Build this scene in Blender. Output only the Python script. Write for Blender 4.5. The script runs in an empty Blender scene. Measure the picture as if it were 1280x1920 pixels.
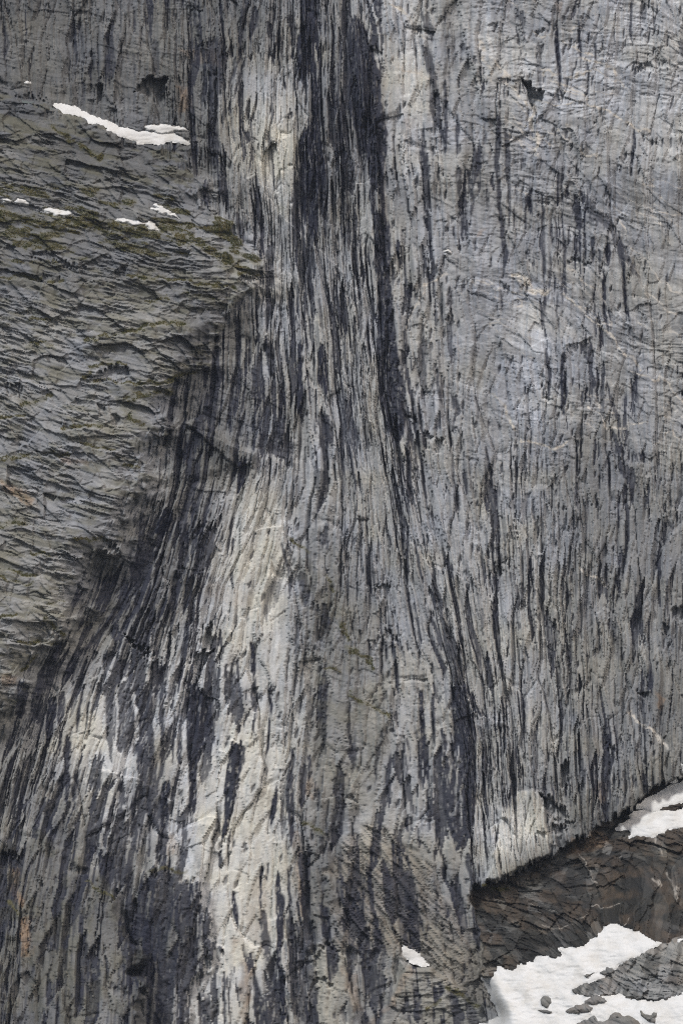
import bpy, math
import numpy as np

# ------------------------------------------------------------------ camera, sky, sun, exposure
S = 0.35            # metres on the cliff for one unit of the survey grid (x right, y down)
DIST = 4000.0       # camera stands across the valley
scn = bpy.context.scene
cam_d = bpy.data.cameras.new('camera'); cam = bpy.data.objects.new('camera', cam_d)
scn.collection.objects.link(cam); scn.camera = cam
cam.location = (0, -DIST, 0); cam.rotation_euler = (math.radians(90), 0, 0)
cam_d.sensor_fit = 'VERTICAL'; cam_d.sensor_height = 36.0
cam_d.lens = 36.0 * DIST / (1920 * S)
cam_d.clip_start = 10; cam_d.clip_end = 20000

SUN_EL, SUN_AZ = 48.0, -46.0     # degrees; azimuth measured from the camera side, negative = from the left
w = bpy.data.worlds.new('World'); scn.world = w; w.use_nodes = True
nt = w.node_tree; bg = nt.nodes['Background']
sky = nt.nodes.new('ShaderNodeTexSky'); sky.sky_type = 'NISHITA'; sky.sun_disc = False
sky.sun_elevation = math.radians(SUN_EL); sky.sun_rotation = math.radians(180 + SUN_AZ)
sky.air_density = 1.0; sky.dust_density = 5.0; sky.ozone_density = 1.0
nt.links.new(sky.outputs[0], bg.inputs[0]); bg.inputs[1].default_value = 0.065
sun_d = bpy.data.lights.new('sun', 'SUN'); sun = bpy.data.objects.new('sun', sun_d)
scn.collection.objects.link(sun)
sun_d.energy = 1.5; sun_d.angle = math.radians(10); sun_d.color = (1, .98, .95)
el, az = math.radians(SUN_EL), math.radians(SUN_AZ)
from mathutils import Vector
to_sun = Vector((math.sin(az) * math.cos(el), -math.cos(az) * math.cos(el), math.sin(el)))
sun.rotation_euler = to_sun.to_track_quat('Z', 'Y').to_euler()
vs = scn.view_settings
vs.view_transform = 'Standard'; vs.look = 'None'; vs.gamma = 1.0; vs.use_curve_mapping = False
vs.exposure = 0.62
scn.cycles.use_denoising = False; scn.cycles.filter_width = 1.1        # keep the rock's grain
HAZE = 1.0e-5        # per metre

# ------------------------------------------------------------------ noise tools
F = np.float32
def hsh(ix, iy, seed):
    h = (ix.astype(np.uint32) * np.uint32(374761393) + iy.astype(np.uint32) * np.uint32(668265263)
         + np.uint32((seed * 2246822519 + 3266489917) & 0xffffffff))
    h ^= h >> np.uint32(13); h *= np.uint32(1274126177); h ^= h >> np.uint32(16)
    h *= np.uint32(2654435761); h ^= h >> np.uint32(15)
    return (h >> np.uint32(8)).astype(F) * F(1 / 16777216.0)
def vnoise(x, y, seed):
    fx = np.floor(x); fy = np.floor(y)
    ix = fx.astype(np.int32); iy = fy.astype(np.int32)
    tx = (x - fx).astype(F); ty = (y - fy).astype(F)
    tx = tx * tx * (3 - 2 * tx); ty = ty * ty * (3 - 2 * ty)
    a = hsh(ix, iy, seed); b = hsh(ix + 1, iy, seed)
    c = hsh(ix, iy + 1, seed); d = hsh(ix + 1, iy + 1, seed)
    return (a + (b - a) * tx) * (1 - ty) + (c + (d - c) * tx) * ty
def fbm(x, y, octv, seed, gain=.5):
    s = 0; a = 1; t = 0
    for o in range(octv):
        s = s + a * vnoise(x * 2 ** o, y * 2 ** o, seed + 17 * o); t += a; a *= gain
    return s / t
def voro(x, y, seed):
    fx = np.floor(x).astype(np.int32); fy = np.floor(y).astype(np.int32)
    best = np.full(x.shape, 1e9, F); sec = np.full(x.shape, 1e9, F)
    bx = np.zeros(x.shape, F); by = np.zeros(x.shape, F)
    bi = np.zeros(x.shape, np.int32); bj = np.zeros(x.shape, np.int32)
    for i in (-1, 0, 1):
        for j in (-1, 0, 1):
            cx = fx + i; cy = fy + j
            dx = (x - (cx + .1 + .8 * hsh(cx, cy, seed))).astype(F)
            dy = (y - (cy + .1 + .8 * hsh(cx, cy, seed + 1))).astype(F)
            d = dx * dx + dy * dy
            m = d < best
            sec = np.where(m, best, np.minimum(sec, d))
            best = np.where(m, d, best)
            bx = np.where(m, dx, bx); by = np.where(m, dy, by)
            bi = np.where(m, cx, bi); bj = np.where(m, cy, bj)
    return bi, bj, bx, by, np.sqrt(sec) - np.sqrt(best)
def bar(u, v, wd, ln, seed):
    """upright slivers: hard sides across the grain, slow change along it"""
    i = np.floor(u / wd).astype(np.int32)
    t = v / ln + hsh(i, i * 0 + 3, seed) * 9; j = np.floor(t).astype(np.int32); f = (t - j).astype(F)
    f = f * f * (3 - 2 * f)
    return hsh(i, j, seed + 1) * (1 - f) + hsh(i, j + 1, seed + 1) * f
def columns(u, v, wd, ln, seed):
    """long upright slivers with hard sides and hard ends: cell ids, place across and along each one"""
    i = np.floor(u / wd + .35 * np.sin(v / (ln * 1.7) + np.floor(u / wd / 5))).astype(np.int32)
    t = v / (ln * (.6 + .9 * hsh(i, i * 0 + 5, seed))) + hsh(i, i * 0 + 3, seed) * 9
    j = np.floor(t).astype(np.int32)
    return i, j, (u / wd - np.floor(u / wd) - .5).astype(F), (t - j - .5).astype(F)
def ribs(u, v, wd, ln, seed, amp, tx, ty):
    i, j, a, b = columns(u, v, wd, ln, seed)
    r = hsh(i, j, seed + 1)
    return ((r - .5) * 2 * amp + a * (hsh(i, j, seed + 2) - .5) * 2 * tx + b * (hsh(i, j, seed + 4) - .35) * 2 * ty).astype(F), i, j, r
def sstep(a, b, x):
    t = np.clip((x - a) / (b - a), 0, 1); return t * t * (3 - 2 * t)

# ------------------------------------------------------------------ survey grid of the cliff
STEP = 1.5
X0, X1, Y0, Y1 = -56.0, 1336.0, -56.0, 1976.0
ys = np.arange(Y0, Y1, STEP, dtype=F); NY = len(ys)

# the rock's grain: lines that the joints and streaks follow, fanning out towards the foot
GY = [-60, 240, 480, 720, 900, 1100, 1250, 1400, 1550, 1700, 1980]
GUIDES = [
 (-200, [-140, -134, -127, -133, -149, -185, -224, -253, -277, -293, -305]),
 (300, [300, 310, 322, 312, 285, 225, 160, 112, 72, 45, 25]),
 (400, [400, 408, 425, 422, 400, 352, 310, 275, 245, 225, 215]),
 (480, [480, 482, 500, 505, 488, 432, 412, 400, 380, 365, 358]),
 (545, [545, 545, 552, 562, 560, 545, 536, 528, 508, 505, 520]),
 (580, [575, 580, 590, 612, 635, 632, 610, 582, 572, 572, 592]),
 (700, [690, 703, 714, 728, 760, 800, 838, 866, 873, 884, 915]),
 (810, [800, 815, 830, 845, 855, 880, 905, 925, 935, 955, 1000]),
 (945, [935, 945, 948, 955, 962, 972, 980, 990, 1000, 1020, 1060]),
 (1090, [1100, 1085, 1080, 1095, 1090, 1095, 1100, 1105, 1115, 1130, 1150]),
 (1200, [1205, 1195, 1195, 1200, 1205, 1205, 1205, 1210, 1215, 1220, 1230]),
 (1500, [1500]*11)]
GX = np.array([np.interp(ys, GY, g[1]) for g in GUIDES], F)       # guides x rows
wid = np.diff(GX[:, (ys > 0) & (ys < 1920)], axis=0)
GU = np.concatenate([[GUIDES[0][0]], GUIDES[0][0] + np.cumsum(np.exp(np.log(np.maximum(wid, 8)).mean(1)))]).astype(F)   # even scale across the grain
def u_at(x, r): return np.interp(x, GX[:, r], GU)
rows_ = range(0, NY, 20)
us = np.arange(min(u_at(X0, r) for r in rows_), max(u_at(X1, r) for r in rows_), STEP * 1.06, dtype=F); NX = len(us)
PX = np.empty((NY, NX), F)                       # mesh columns run along the grain of the rock
for r in range(NY):
    PX[r] = np.interp(us, GU, GX[:, r])
PY = np.repeat(ys[:, None], NX, 1); U = np.repeat(us[None, :], NY, 0)
V = PY
# ragged warp so that painted edges fray along the grain
UJ = U + (fbm(U / 40, V / 70, 3, 4) - .5) * 9 + (vnoise(U / 9, V / 12, 6) - .5) * 1.6
WX = (fbm(U / 30, V / 45, 3, 5) - .5) * 9 + (vnoise(U / 5, V / 9, 9) - .5) * 2.5
WY = (bar(UJ, V, 3.2, 400, 11) - .5) * 44 + (bar(UJ + 5, V, 8, 300, 12) - .5) * 36
QX = PX + WX; QY = PY + WY
IX = PX + (fbm(PX / 16, PY / 16, 3, 21) - .5) * 14      # isotropic warp for block and moss edges
IY = PY + (fbm(PX / 16, PY / 16, 3, 22) - .5) * 14
LX = IX + (fbm(PX / 60, PY / 38, 3, 23) - .5) * 84; LY = IY + (fbm(PX / 60, PY / 45, 3, 24) - .5) * 44

def window(x0, x1, y0, y1, pad=50):
    a = int(np.clip((y0 - pad - Y0) / STEP, 0, NY)); b = int(np.clip((y1 + pad - Y0) / STEP + 1, 0, NY))
    if b <= a: return slice(0, 1), slice(0, 1)
    sub = PX[a:b:8]; ok = np.nonzero((sub.max(0) >= x0 - pad) & (sub.min(0) <= x1 + pad))[0]
    c, d = (int(ok[0]), int(ok[-1]) + 1) if len(ok) else (0, 1)
    return slice(a, b), slice(c, d)
def sdist(poly, ax, ay):
    """signed distance to a polygon, positive inside"""
    p = np.array(poly, F); q = np.roll(p, -1, 0)
    d = np.full(ax.shape, 1e9, F); ins = np.zeros(ax.shape, bool)
    for (x1, y1), (x2, y2) in zip(p, q):
        ex, ey = x2 - x1, y2 - y1; L = ex * ex + ey * ey + 1e-6
        t = np.clip(((ax - x1) * ex + (ay - y1) * ey) / L, 0, 1)
        d = np.minimum(d, (ax - x1 - t * ex) ** 2 + (ay - y1 - t * ey) ** 2)
        if y1 != y2:
            c = (y1 > ay) != (y2 > ay)
            ins ^= c & (ax < ex * (ay - y1) / ey + x1)
    d = np.sqrt(d)
    return np.where(ins, d, -d)
def poly_mask(poly, soft, ax, ay, pad=60):
    """soft 0..1 mask over the whole grid"""
    out = np.zeros(PX.shape, F); p = np.array(poly)
    s = window(p[:, 0].min(), p[:, 0].max(), p[:, 1].min(), p[:, 1].max(), pad + soft)
    out[s] = sstep(-soft, soft, sdist(poly, ax[s], ay[s]))
    return out
def line_mask(pts, ax, ay, pad=60):
    """near-vertical streak given as (x, y, width): 1 inside, frayed edges from the warped coordinates"""
    out = np.zeros(PX.shape, F); p = np.array(pts, F)
    o = np.argsort(p[:, 1]); p = p[o]
    s = window(p[:, 0].min(), p[:, 0].max(), p[0, 1], p[-1, 1], pad)
    yy = ay[s]; xc = np.interp(yy, p[:, 1], p[:, 0]); ww = np.interp(yy, p[:, 1], p[:, 2]) * .62
    ln_ = p[-1, 1] - p[0, 1]; ww = ww * np.clip(np.minimum((yy - p[0, 1]) / min(.12 * ln_, 8) , (p[-1, 1] - yy) / min(.3 * ln_, 40)) + .15, .0, 1)
    m = sstep(-1.4, 1.4, ww - np.abs(ax[s] - xc))
    out[s] = m * ((yy >= p[0, 1]) & (yy <= p[-1, 1]))
    return out
def path_dist(pts, ax, ay, pad=40):
    p = np.array(pts, F); s = window(p[:, 0].min(), p[:, 0].max(), p[:, 1].min(), p[:, 1].max(), pad)
    d = np.full(ax[s].shape, 1e9, F)
    for (x1, y1), (x2, y2) in zip(p[:-1], p[1:]):
        ex, ey = x2 - x1, y2 - y1; L = ex * ex + ey * ey + 1e-6
        t = np.clip(((ax[s] - x1) * ex + (ay[s] - y1) * ey) / L, 0, 1)
        d = np.minimum(d, (ax[s] - x1 - t * ex) ** 2 + (ay[s] - y1 - t * ey) ** 2)
    return s, np.sqrt(d)
def coarse(rows):
    g = np.array([[int(c) for c in r] for r in rows], F)
    fx = np.clip(PX / 80 - .5, 0, 14.999); fy = np.clip(PY / 80 - .5, 0, 22.999)
    ix = fx.astype(int); iy = fy.astype(int); tx = fx - ix; ty = fy - iy
    return ((g[iy, ix] * (1 - tx) + g[iy, ix + 1] * tx) * (1 - ty)
            + (g[iy + 1, ix] * (1 - tx) + g[iy + 1, ix + 1] * tx) * ty)

# face brightness, shading included, put into rock colour; and cover of dark streaks
TONE = coarse(['4444445567676677', '4444456557677777', '3444467547667777', '4333367547666677',
 '4444457566666666', '4444556566666666', '4444456666666666', '5555446666667666', '5555456666667666',
 '5555445666667666', '5555346666666556', '5555466666666555', '5554477566666555', '5544577556666555',
 '5534677456666555', '5456777556666555', '4566777556666554', '5575787556666555', '4464787556665554',
 '5355887466677433', '4445787455562222', '4443587455542222', '4453587655553333', '4453776655554444'])
TONE = np.clip(TONE + 1.7 * np.exp(-((PX - 190) / 130) ** 2 - ((PY - 1420) / 190) ** 2), 2, 8)     # clean pale strips below the shelf
DENS = coarse(['1112233431102311', '1121244551211211', '1011142560312100', '0000231461331110',
 '0000231441332310', '0000033441233510', '0000033342124310', '0000243442212320', '0000333444311420',
 '0000332334211430', '0001431333211231', '0002621322221131', '0016611122111111', '0056501222222112',
 '0166411212221112', '1455521112311111', '3436542113322111', '3436421113432211', '2346322322423210',
 '1335322432420100', '2245223432221000', '2125225422130000', '1115335221110000', '1115445223300000'])

# ------------------------------------------------------------------ landforms (outlines surveyed on the face)
BUTTRESS = [(-80,176),(60,188),(105,203),(150,222),(215,250),(265,272),(310,272),(355,275),(372,330),(402,400),(440,450),
 (484,505),(488,545),(452,560),(405,610),(392,650),(362,700),(318,770),(300,830),(278,885),(262,950),(238,1032),
 (155,1056),(148,1110),(110,1200),(60,1255),(40,1290),(-10,1340),(-80,1390)]
UPPER_RECESS = [(-80,-80),(372,-80),(366,40),(385,95),(395,180),(402,260),(410,330),(372,330),(355,275),(310,272),(265,272),
 (215,250),(150,222),(105,203),(60,188),(-80,176)]
DARK_SLOPE = [(885,1672),(905,1662),(960,1640),(1038,1602),(1075,1577),(1130,1553),(1190,1513),(1235,1477),(1270,1460),
 (1400,1400),(1400,2050),(930,2050),(940,1905),(920,1862),(903,1832),(896,1780),(890,1720)]
BOSS = [(276,1640),(300,1630),(340,1634),(374,1650),(386,1680),(386,1706),(400,1722),(403,1790),(386,1802),(372,1832),
 (358,1865),(345,1925),(345,2020),(262,2020),(268,1900),(262,1800),(250,1740),(240,1700),(262,1680)]
BROKEN = [(-80,1590),(40,1580),(60,1545),(110,1590),(170,1640),(215,1690),(245,1730),(262,1800),(268,1900),(262,2020),(-80,2020)]
LEDGE_SLAB = [(348,792),(372,786),(395,798),(432,830),(478,852),(472,868),(440,872),(402,838),(368,812)]
FOOT_ROCK = [(752,1808),(775,1812),(812,1818),(850,1842),(890,1868),(905,1900),(925,1925),(940,2020),(690,2020),(715,1900),(745,1850)]
BEIGE_FACE = [(578,1764),(600,1770),(622,1776),(640,1782),(655,1800),(650,1850),(668,1880),(660,1930),(655,2020),(596,2020),(592,1850),(582,1830)]
OVERHANG_SLAB = [(962,1486),(1000,1482),(1012,1500),(1028,1545),(1036,1590),(1020,1606),(960,1632),(912,1655),(925,1600),(935,1540),(950,1500)]
SNOW_SLAB = [(1066,1858),(1090,1843),(1130,1831),(1150,1818),(1165,1801),(1195,1789),(1240,1770),(1340,1735),(1340,1845),(1280,1861),
 (1255,1868),(1225,1878),(1190,1872),(1160,1863),(1110,1867),(1085,1866)]

mB = poly_mask(BUTTRESS, 4, LX, LY); mBs = poly_mask(BUTTRESS, 64, LX, LY); mU = poly_mask(UPPER_RECESS, 5, IX, IY)
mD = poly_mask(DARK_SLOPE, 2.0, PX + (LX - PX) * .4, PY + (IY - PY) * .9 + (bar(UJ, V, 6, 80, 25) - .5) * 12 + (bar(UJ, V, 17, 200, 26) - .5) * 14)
mBoss = poly_mask(BOSS, 7, IX + (LX - IX) * .35 + WX, IY + WY * .7); mBrk = poly_mask(BROKEN, 10, LX, LY)
mLedge = poly_mask(LEDGE_SLAB, 3, IX, IY); mFoot = poly_mask(FOOT_ROCK, 6, IX, IY)
mBeige = poly_mask(BEIGE_FACE, 4, IX, IY); mOver = poly_mask(OVERHANG_SLAB, 3, IX, IY)
mSlab = poly_mask(SNOW_SLAB, 3, IX, IY)
GULLY = [(345,640),(420,600),(500,650),(540,760),(560,860),(470,850),(390,790),(330,800),(330,900),(440,880),(440,930),(380,960),
 (320,980),(262,1010),(230,1040),(150,1070),(118,1210),(40,1290),(60,1330),(150,1230),(240,1180),(330,960),(345,860),(300,840)]
mGul = poly_mask(GULLY, 12, IX, IY)
CENTRE = [(535,1000),(600,1030),(650,1130),(720,1230),(740,1330),(720,1420),(680,1520),(640,1560),(600,1440),(572,1330),(560,1200),(545,1100)]
mCen = poly_mask(CENTRE, 25, IX, IY)
RAMP = [(690,1540),(770,1590),(835,1690),(905,1800),(938,1905),(890,1872),(815,1818),(752,1802),(700,1790),(640,1780),(610,1700),(640,1600)]
mRamp = poly_mask(RAMP, 12, LX, LY)

# broad clean slabs: smooth pale plates with few streaks
CLEAN = [[(425,105),(552,105),(557,360),(543,420),(500,362),(440,310),(418,200)], [(372,1415),(440,1375),(548,1390),(546,1640),(388,1650),(368,1560)],
 [(388,1010),(468,880),(530,885),(545,1200),(505,1300),(400,1235),(392,1100)], [(398,1640),(546,1640),(545,1760),(470,1800),(412,1835),(398,1740)],
 [(715,110),(800,120),(800,230),(735,220)], OVERHANG_SLAB, [(120,1300),(196,1300),(200,1420),(120,1400)], [(660,1440),(715,1440),(712,1600),(672,1590)]]
mClean = np.zeros(PX.shape, F)
for c_ in CLEAN: mClean = np.maximum(mClean, poly_mask(c_, 8, IX + WX, IY + WY * .5))
# ------------------------------------------------------------------ relief
mBk = sstep(.30, .70, mBs + (fbm(PX / 26, PY / 20, 4, 94) - .5) * 1.3)
blocky = np.clip(mBk + mBrk * .12 + mD + mFoot * .6 + mBoss * .15 + mGul * .25 + mCen * .15 + mU * .22, 0, 1)
wall = sstep(700, 1000, PX) * sstep(1150, 600, PY)                 # the smoother upper right wall

def facets(ax, ay, cw, ch, seed, amp, tx, ty, by=0.0):
    i, j, dx, dy, e = voro(ax / cw, ay / ch, seed)
    h = (hsh(i, j, seed + 3) - .5) * 2 * amp
    h = h + dx * (hsh(i, j, seed + 4) - .5) * 2 * tx + dy * ((hsh(i, j, seed + 5) - .5) * 2 * ty + by)
    return h.astype(F), i, j, e
wu = UJ + (fbm(U / 60, V / 160, 2, 31) - .5) * 22
wv = V + (fbm(U / 30, V / 60, 2, 32) - .5) * 40
H1, s1i, s1j, e1 = facets(wu, wv, 44, 260, 41, 2.3, 3.2, 2.2)
slant = V + U * .35 + (fbm(U / 40, V / 50, 2, 33) - .5) * 30
H2, s2i, s2j, r2 = ribs(wu + 7, V + U * 2.6, 12.5, 130, 51, 1.9, 2.1, 2.6)
H3, s3i, s3j, r3 = ribs(wu, V - U * 3.4, 6, 85, 61, 1.05, .8, 1.3)
H4, s4i, s4j, r4 = ribs(UJ, V + U * 4, 4, 50, 71, .55, .3, .5)
H5, s5i, s5j, e5 = facets(wu + V * .10, V + U * .5, 17, 100, 75, 1.0, 2.2, 1.6)      # flakes set aslant
rough = np.maximum(.25 + .75 * sstep(.38, .62, fbm(U / 60, V / 130, 3, 76)), mBrk) * (1 - .7 * sstep(6.2, 7.4, TONE)) * (1 - .75 * mClean)
Hs = H1 + H2 * (.5 + .65 * rough) + H3 * (.35 + .9 * rough) + H4 * (.4 + .9 * rough) + np.minimum(H5, .3) * .9 + (vnoise(UJ / 3, V / 7, 81) - .5) * .28
crack = sstep(.06, .015, e1) * 1.1 + sstep(.07, .02, e5) * .5 * (hsh(s5i, s5j, 55) > .6)
Hs = Hs - crack
c_i, c_j, c_a, c_b = columns(UJ + 2, V + U * 1.5, 4, 20, 84)
fleck = (hsh(c_i, c_j, 86) > .985 - .09 * rough * sstep(.35, .6, fbm(PX / 50, PY / 70, 2, 87))) * sstep(.5, .2, np.abs(c_b))
# blocks lean back and step out below: pale tops, dark undercuts. joints cross the bedding at an angle
dip = .22 + (vnoise(PX / 240, PY / 200, 90) - .5) * .9
rx = PX + (fbm(PX / 60, PY / 60, 2, 91) - .5) * 14
ry = PY - PX * .2 - (PX - 200) * (dip - .2) * .28 + (fbm(PX / 70, PY / 70, 2, 92) - .5) * 10 + (vnoise(PX / 11, PY / 11, 96) - .5) * 3
B1, b1i, b1j, be1 = facets(rx, ry, 74, 44, 101, 1.7, 2.6, 1.8, 1.2)
C2, c2i, c2j, _ = facets(rx * .8 + ry * .6, ry * .8 - rx * .6, 56, 16, 113, 1.3, 2.2, 2.4, .3)
E2, e2i, e2j, _ = facets(rx * .5 - ry * .86, ry * .5 + rx * .86, 44, 22, 115, 1.5, 2.4, 2.4, 0)
brough = .25 + .9 * sstep(.36, .64, fbm(PX / 45, PY / 34, 3, 93))
L1, l1i, l1j, _ = ribs(ry, rx + ry * 2.0, 13, 80, 171, 1.0, 1.2, 1.2)       # beds: long thin layers with broken ends
L2, l2i, l2j, _ = ribs(ry + (vnoise(PX / 30, PY / 30, 95) - .5) * 5, rx - ry * 3, 6, 36, 173, .8, .7, .8)
L3, l3i, l3j, _ = ribs(ry - rx * .08, rx + ry * 3, 3.6, 17, 175, .5, .3, .4)
brough = .12 + 1.1 * np.maximum(sstep(.40, .60, fbm(PX / 45, PY / 34, 3, 93)), mD * .9)
Hb = B1 * .9 + L1 * (.5 + .5 * brough) + L2 * brough + L3 * brough + np.minimum(C2, E2 + .3) * .8
Hb = Hb * (1 - mD) + mD * (B1 * .8 + L1 * .4 + (L2 + L3) * .9 * brough + np.minimum(C2, E2 + .3) * 1.4)
strata = fbm((PX + PY * .3) / 150, (PY - PX * .2 + (fbm(PX / 120, PY / 120, 2, 44) - .5) * 50) / 12, 4, 141)
Hw = .6 * H1 + .45 * H2 + (.3 * H3 + .3 * H4) * (.3 + rough) + .55 * np.minimum(H5, .3) - crack * .35 + (strata - .5) * .12 + .5 * np.minimum(C2, E2 + .2) + .35 * (L2 + L3) * brough + .2 * L1
Hst = Hs * (1 - wall) + Hw * wall
fleck = fleck * (1 - blocky)
ra, rb = PX * .80 - PY * .60, PX * .60 + PY * .80
R1, r1i, r1j, _ = ribs(ra + (fbm(PX / 40, PY / 40, 2, 97) - .5) * 14, rb + ra * 2, 13, 80, 271, 1.7, 1.6, 2.0)     # slabs of the foot ramp, falling to the right
R2, r2i, r2j, _ = ribs(ra, rb - ra * 3, 5.5, 34, 273, .9, .7, .9)
Hst = Hst * (1 - mRamp) + mRamp * (H1 * .6 + .45 * H2 + R1 + R2 + np.minimum(C2, E2) * .6)
D = Hst * (1 - blocky) + Hb * blocky - fleck * 1.3

macro = (PY - 960) * S * .13                                       # the face leans back
macro = macro + (mBs * .85 + mB * .15) * (7 + (PY - 180) * S * .05) - mU * 5
# stepped shelves on the buttress
SHELVES = [[(-60,524),(60,525),(118,531),(220,520),(320,526),(380,534),(446,544)], [(150,640),(225,626),(262,618),(320,606),(350,609)],
 [(-60,655),(60,656),(115,680)], [(160,716),(230,720),(300,721),(366,701)], [(-60,782),(45,784)], [(115,806),(190,802)],
 [(100,838),(150,834),(215,846)], [(-60,866),(60,854),(130,856)], [(-60,985),(50,986),(120,990)], [(60,1041),(155,1044)],
 [(-60,1056),(10,1071),(70,1083)], [(-60,1165),(30,1156)], [(-60,1200),(30,1206),(106,1211)], [(-60,395),(130,402),(220,415),(300,432),(400,480),(478,520)]]
for L in SHELVES:
    s, d = path_dist(L, IX, IY, 60)
    yl = np.interp(PX[s], [p[0] for p in L], [p[1] for p in L])
    below = IY[s] > yl
    macro[s] += np.where(below, 1, 0) * np.maximum(0, 1 - d / 42) * 3.2 * sstep(L[0][0] - 30, L[0][0] + 10, PX[s]) * sstep(L[-1][0] + 25, L[-1][0] - 10, PX[s])
# the pillar's left edge stands proud of the recessed wall; fan edge; diagonal corner of the great streak
macro += 5 * sstep(0, 1, np.clip((PX - 404) / 8, 0, 1)) * sstep(420, 300, PY)
macro += mBoss * 7 + mFoot * 9 + mBeige * 2.5 + mOver * 3.5 + mLedge * 4 - mGul * 3 * (1 - mLedge)
macro += mBrk * (4 + np.clip(PY - 1600, 0, 400) * S * .25)
# under the overhang the slope starts set back, then runs out towards the valley
lip = np.interp(PX, [880, 905, 960, 1038, 1075, 1130, 1190, 1235, 1270, 1340], [1672, 1662, 1640, 1602, 1577, 1553, 1513, 1477, 1460, 1430])
run = np.clip(PY - lip, 0, 600) * S
macro += mD * (-9 + run * .62)
lower_wall = sstep(lip - 240, lip, PY) * (1 - mD) * sstep(860, 940, PX)
macro += lower_wall * 5

# ---- long corners and steps: one side of the line stands proud (+ = right hand side going down the list)
EDGES = [(-2.6, 60, [(705,340),(716,450),(724,600),(714,700),(732,800),(747,860),(780,970),(800,1050),(830,1160),(860,1260),(892,1335)]),
 (2.5, 50, [(500,500),(470,420),(420,330),(400,250),(405,90)]), (2.2, 40, [(640,505),(600,470),(542,418),(500,365),(480,325)]),
 (-2.6, 50, [(875,1285),(880,1400),(872,1500),(884,1600),(886,1672),(893,1740)]), (2.0, 40, [(940,148),(985,150),(1003,225),(1001,300)]),
 (-2.2, 60, [(1065,330),(1130,400),(1190,500),(1218,565)]), (-3.0, 55, [(528,985),(545,1080),(562,1180),(576,1330),(560,1500),(575,1700),(590,1800)]),
 (-3.0, 70, [(770,1630),(830,1700),(880,1780),(905,1830)]), (2.2, 30, [(296,1232),(235,1188)]), (2.4, 36, [(942,1356),(905,1341),(876,1288)]),
 (2.2, 36, [(948,1535),(940,1452),(905,1420)]), (2.5, 30, [(376,1071),(333,1067)]), (-2.0, 40, [(795,90),(812,155),(815,240)]), (2.4, 40, [(480,855),(430,832),(350,790)]),
 (-1.8, 30, [(595,600),(660,720),(700,800),(742,880)]), (2.0, 34, [(1230,128),(1192,122),(1190,90)]), (-2.2, 36, [(1100,635),(1060,650),(1055,760)]),
 (2.0, 30, [(320,1500),(262,1460),(180,1440)]), (1.8, 30, [(668,1508),(640,1490),(600,1500)]), (-2.0, 40, [(385,1180),(365,1290),(356,1400),(352,1540)]),
 (-2.0, 36, [(450,1390),(440,1470),(424,1560),(412,1600)]), (1.8, 30, [(740,1205),(722,1180),(712,1100)]), (2.2, 30, [(640,1790),(600,1768),(578,1764)])]
for hgt, ln, L in EDGES:
    p = np.array(L, F); s = window(p[:, 0].min(), p[:, 0].max(), p[:, 1].min(), p[:, 1].max(), ln * 1.6)
    ax, ay = PX[s] + (IX[s] - PX[s]) * .6, PY[s] + (IY[s] - PY[s]) * .6
    d = np.full(ax.shape, 1e9, F); sg = np.zeros(ax.shape, F); en = np.zeros(ax.shape, bool)
    for q_, ((x1, y1), (x2, y2)) in enumerate(zip(p[:-1], p[1:])):
        ex, ey = x2 - x1, y2 - y1; t0 = ((ax - x1) * ex + (ay - y1) * ey) / (ex * ex + ey * ey)
        t = np.clip(t0, 0, 1); dd = np.hypot(ax - x1 - t * ex, ay - y1 - t * ey); c = dd < d
        d = np.where(c, dd, d); sg = np.where(c, np.sign(-(ex * (ay - y1) - ey * (ax - x1))), sg)
        en = np.where(c, ((t0 < 0) & (q_ == 0)) | ((t0 > 1) & (q_ == len(p) - 2)), en)
    macro[s] += np.where(sg * np.sign(hgt) > 0, 1, 0) * abs(hgt) * np.clip(1 - d / ln, 0, 1) * np.where(en, np.clip(1 - d / 10, 0, 1), 1)

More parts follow.
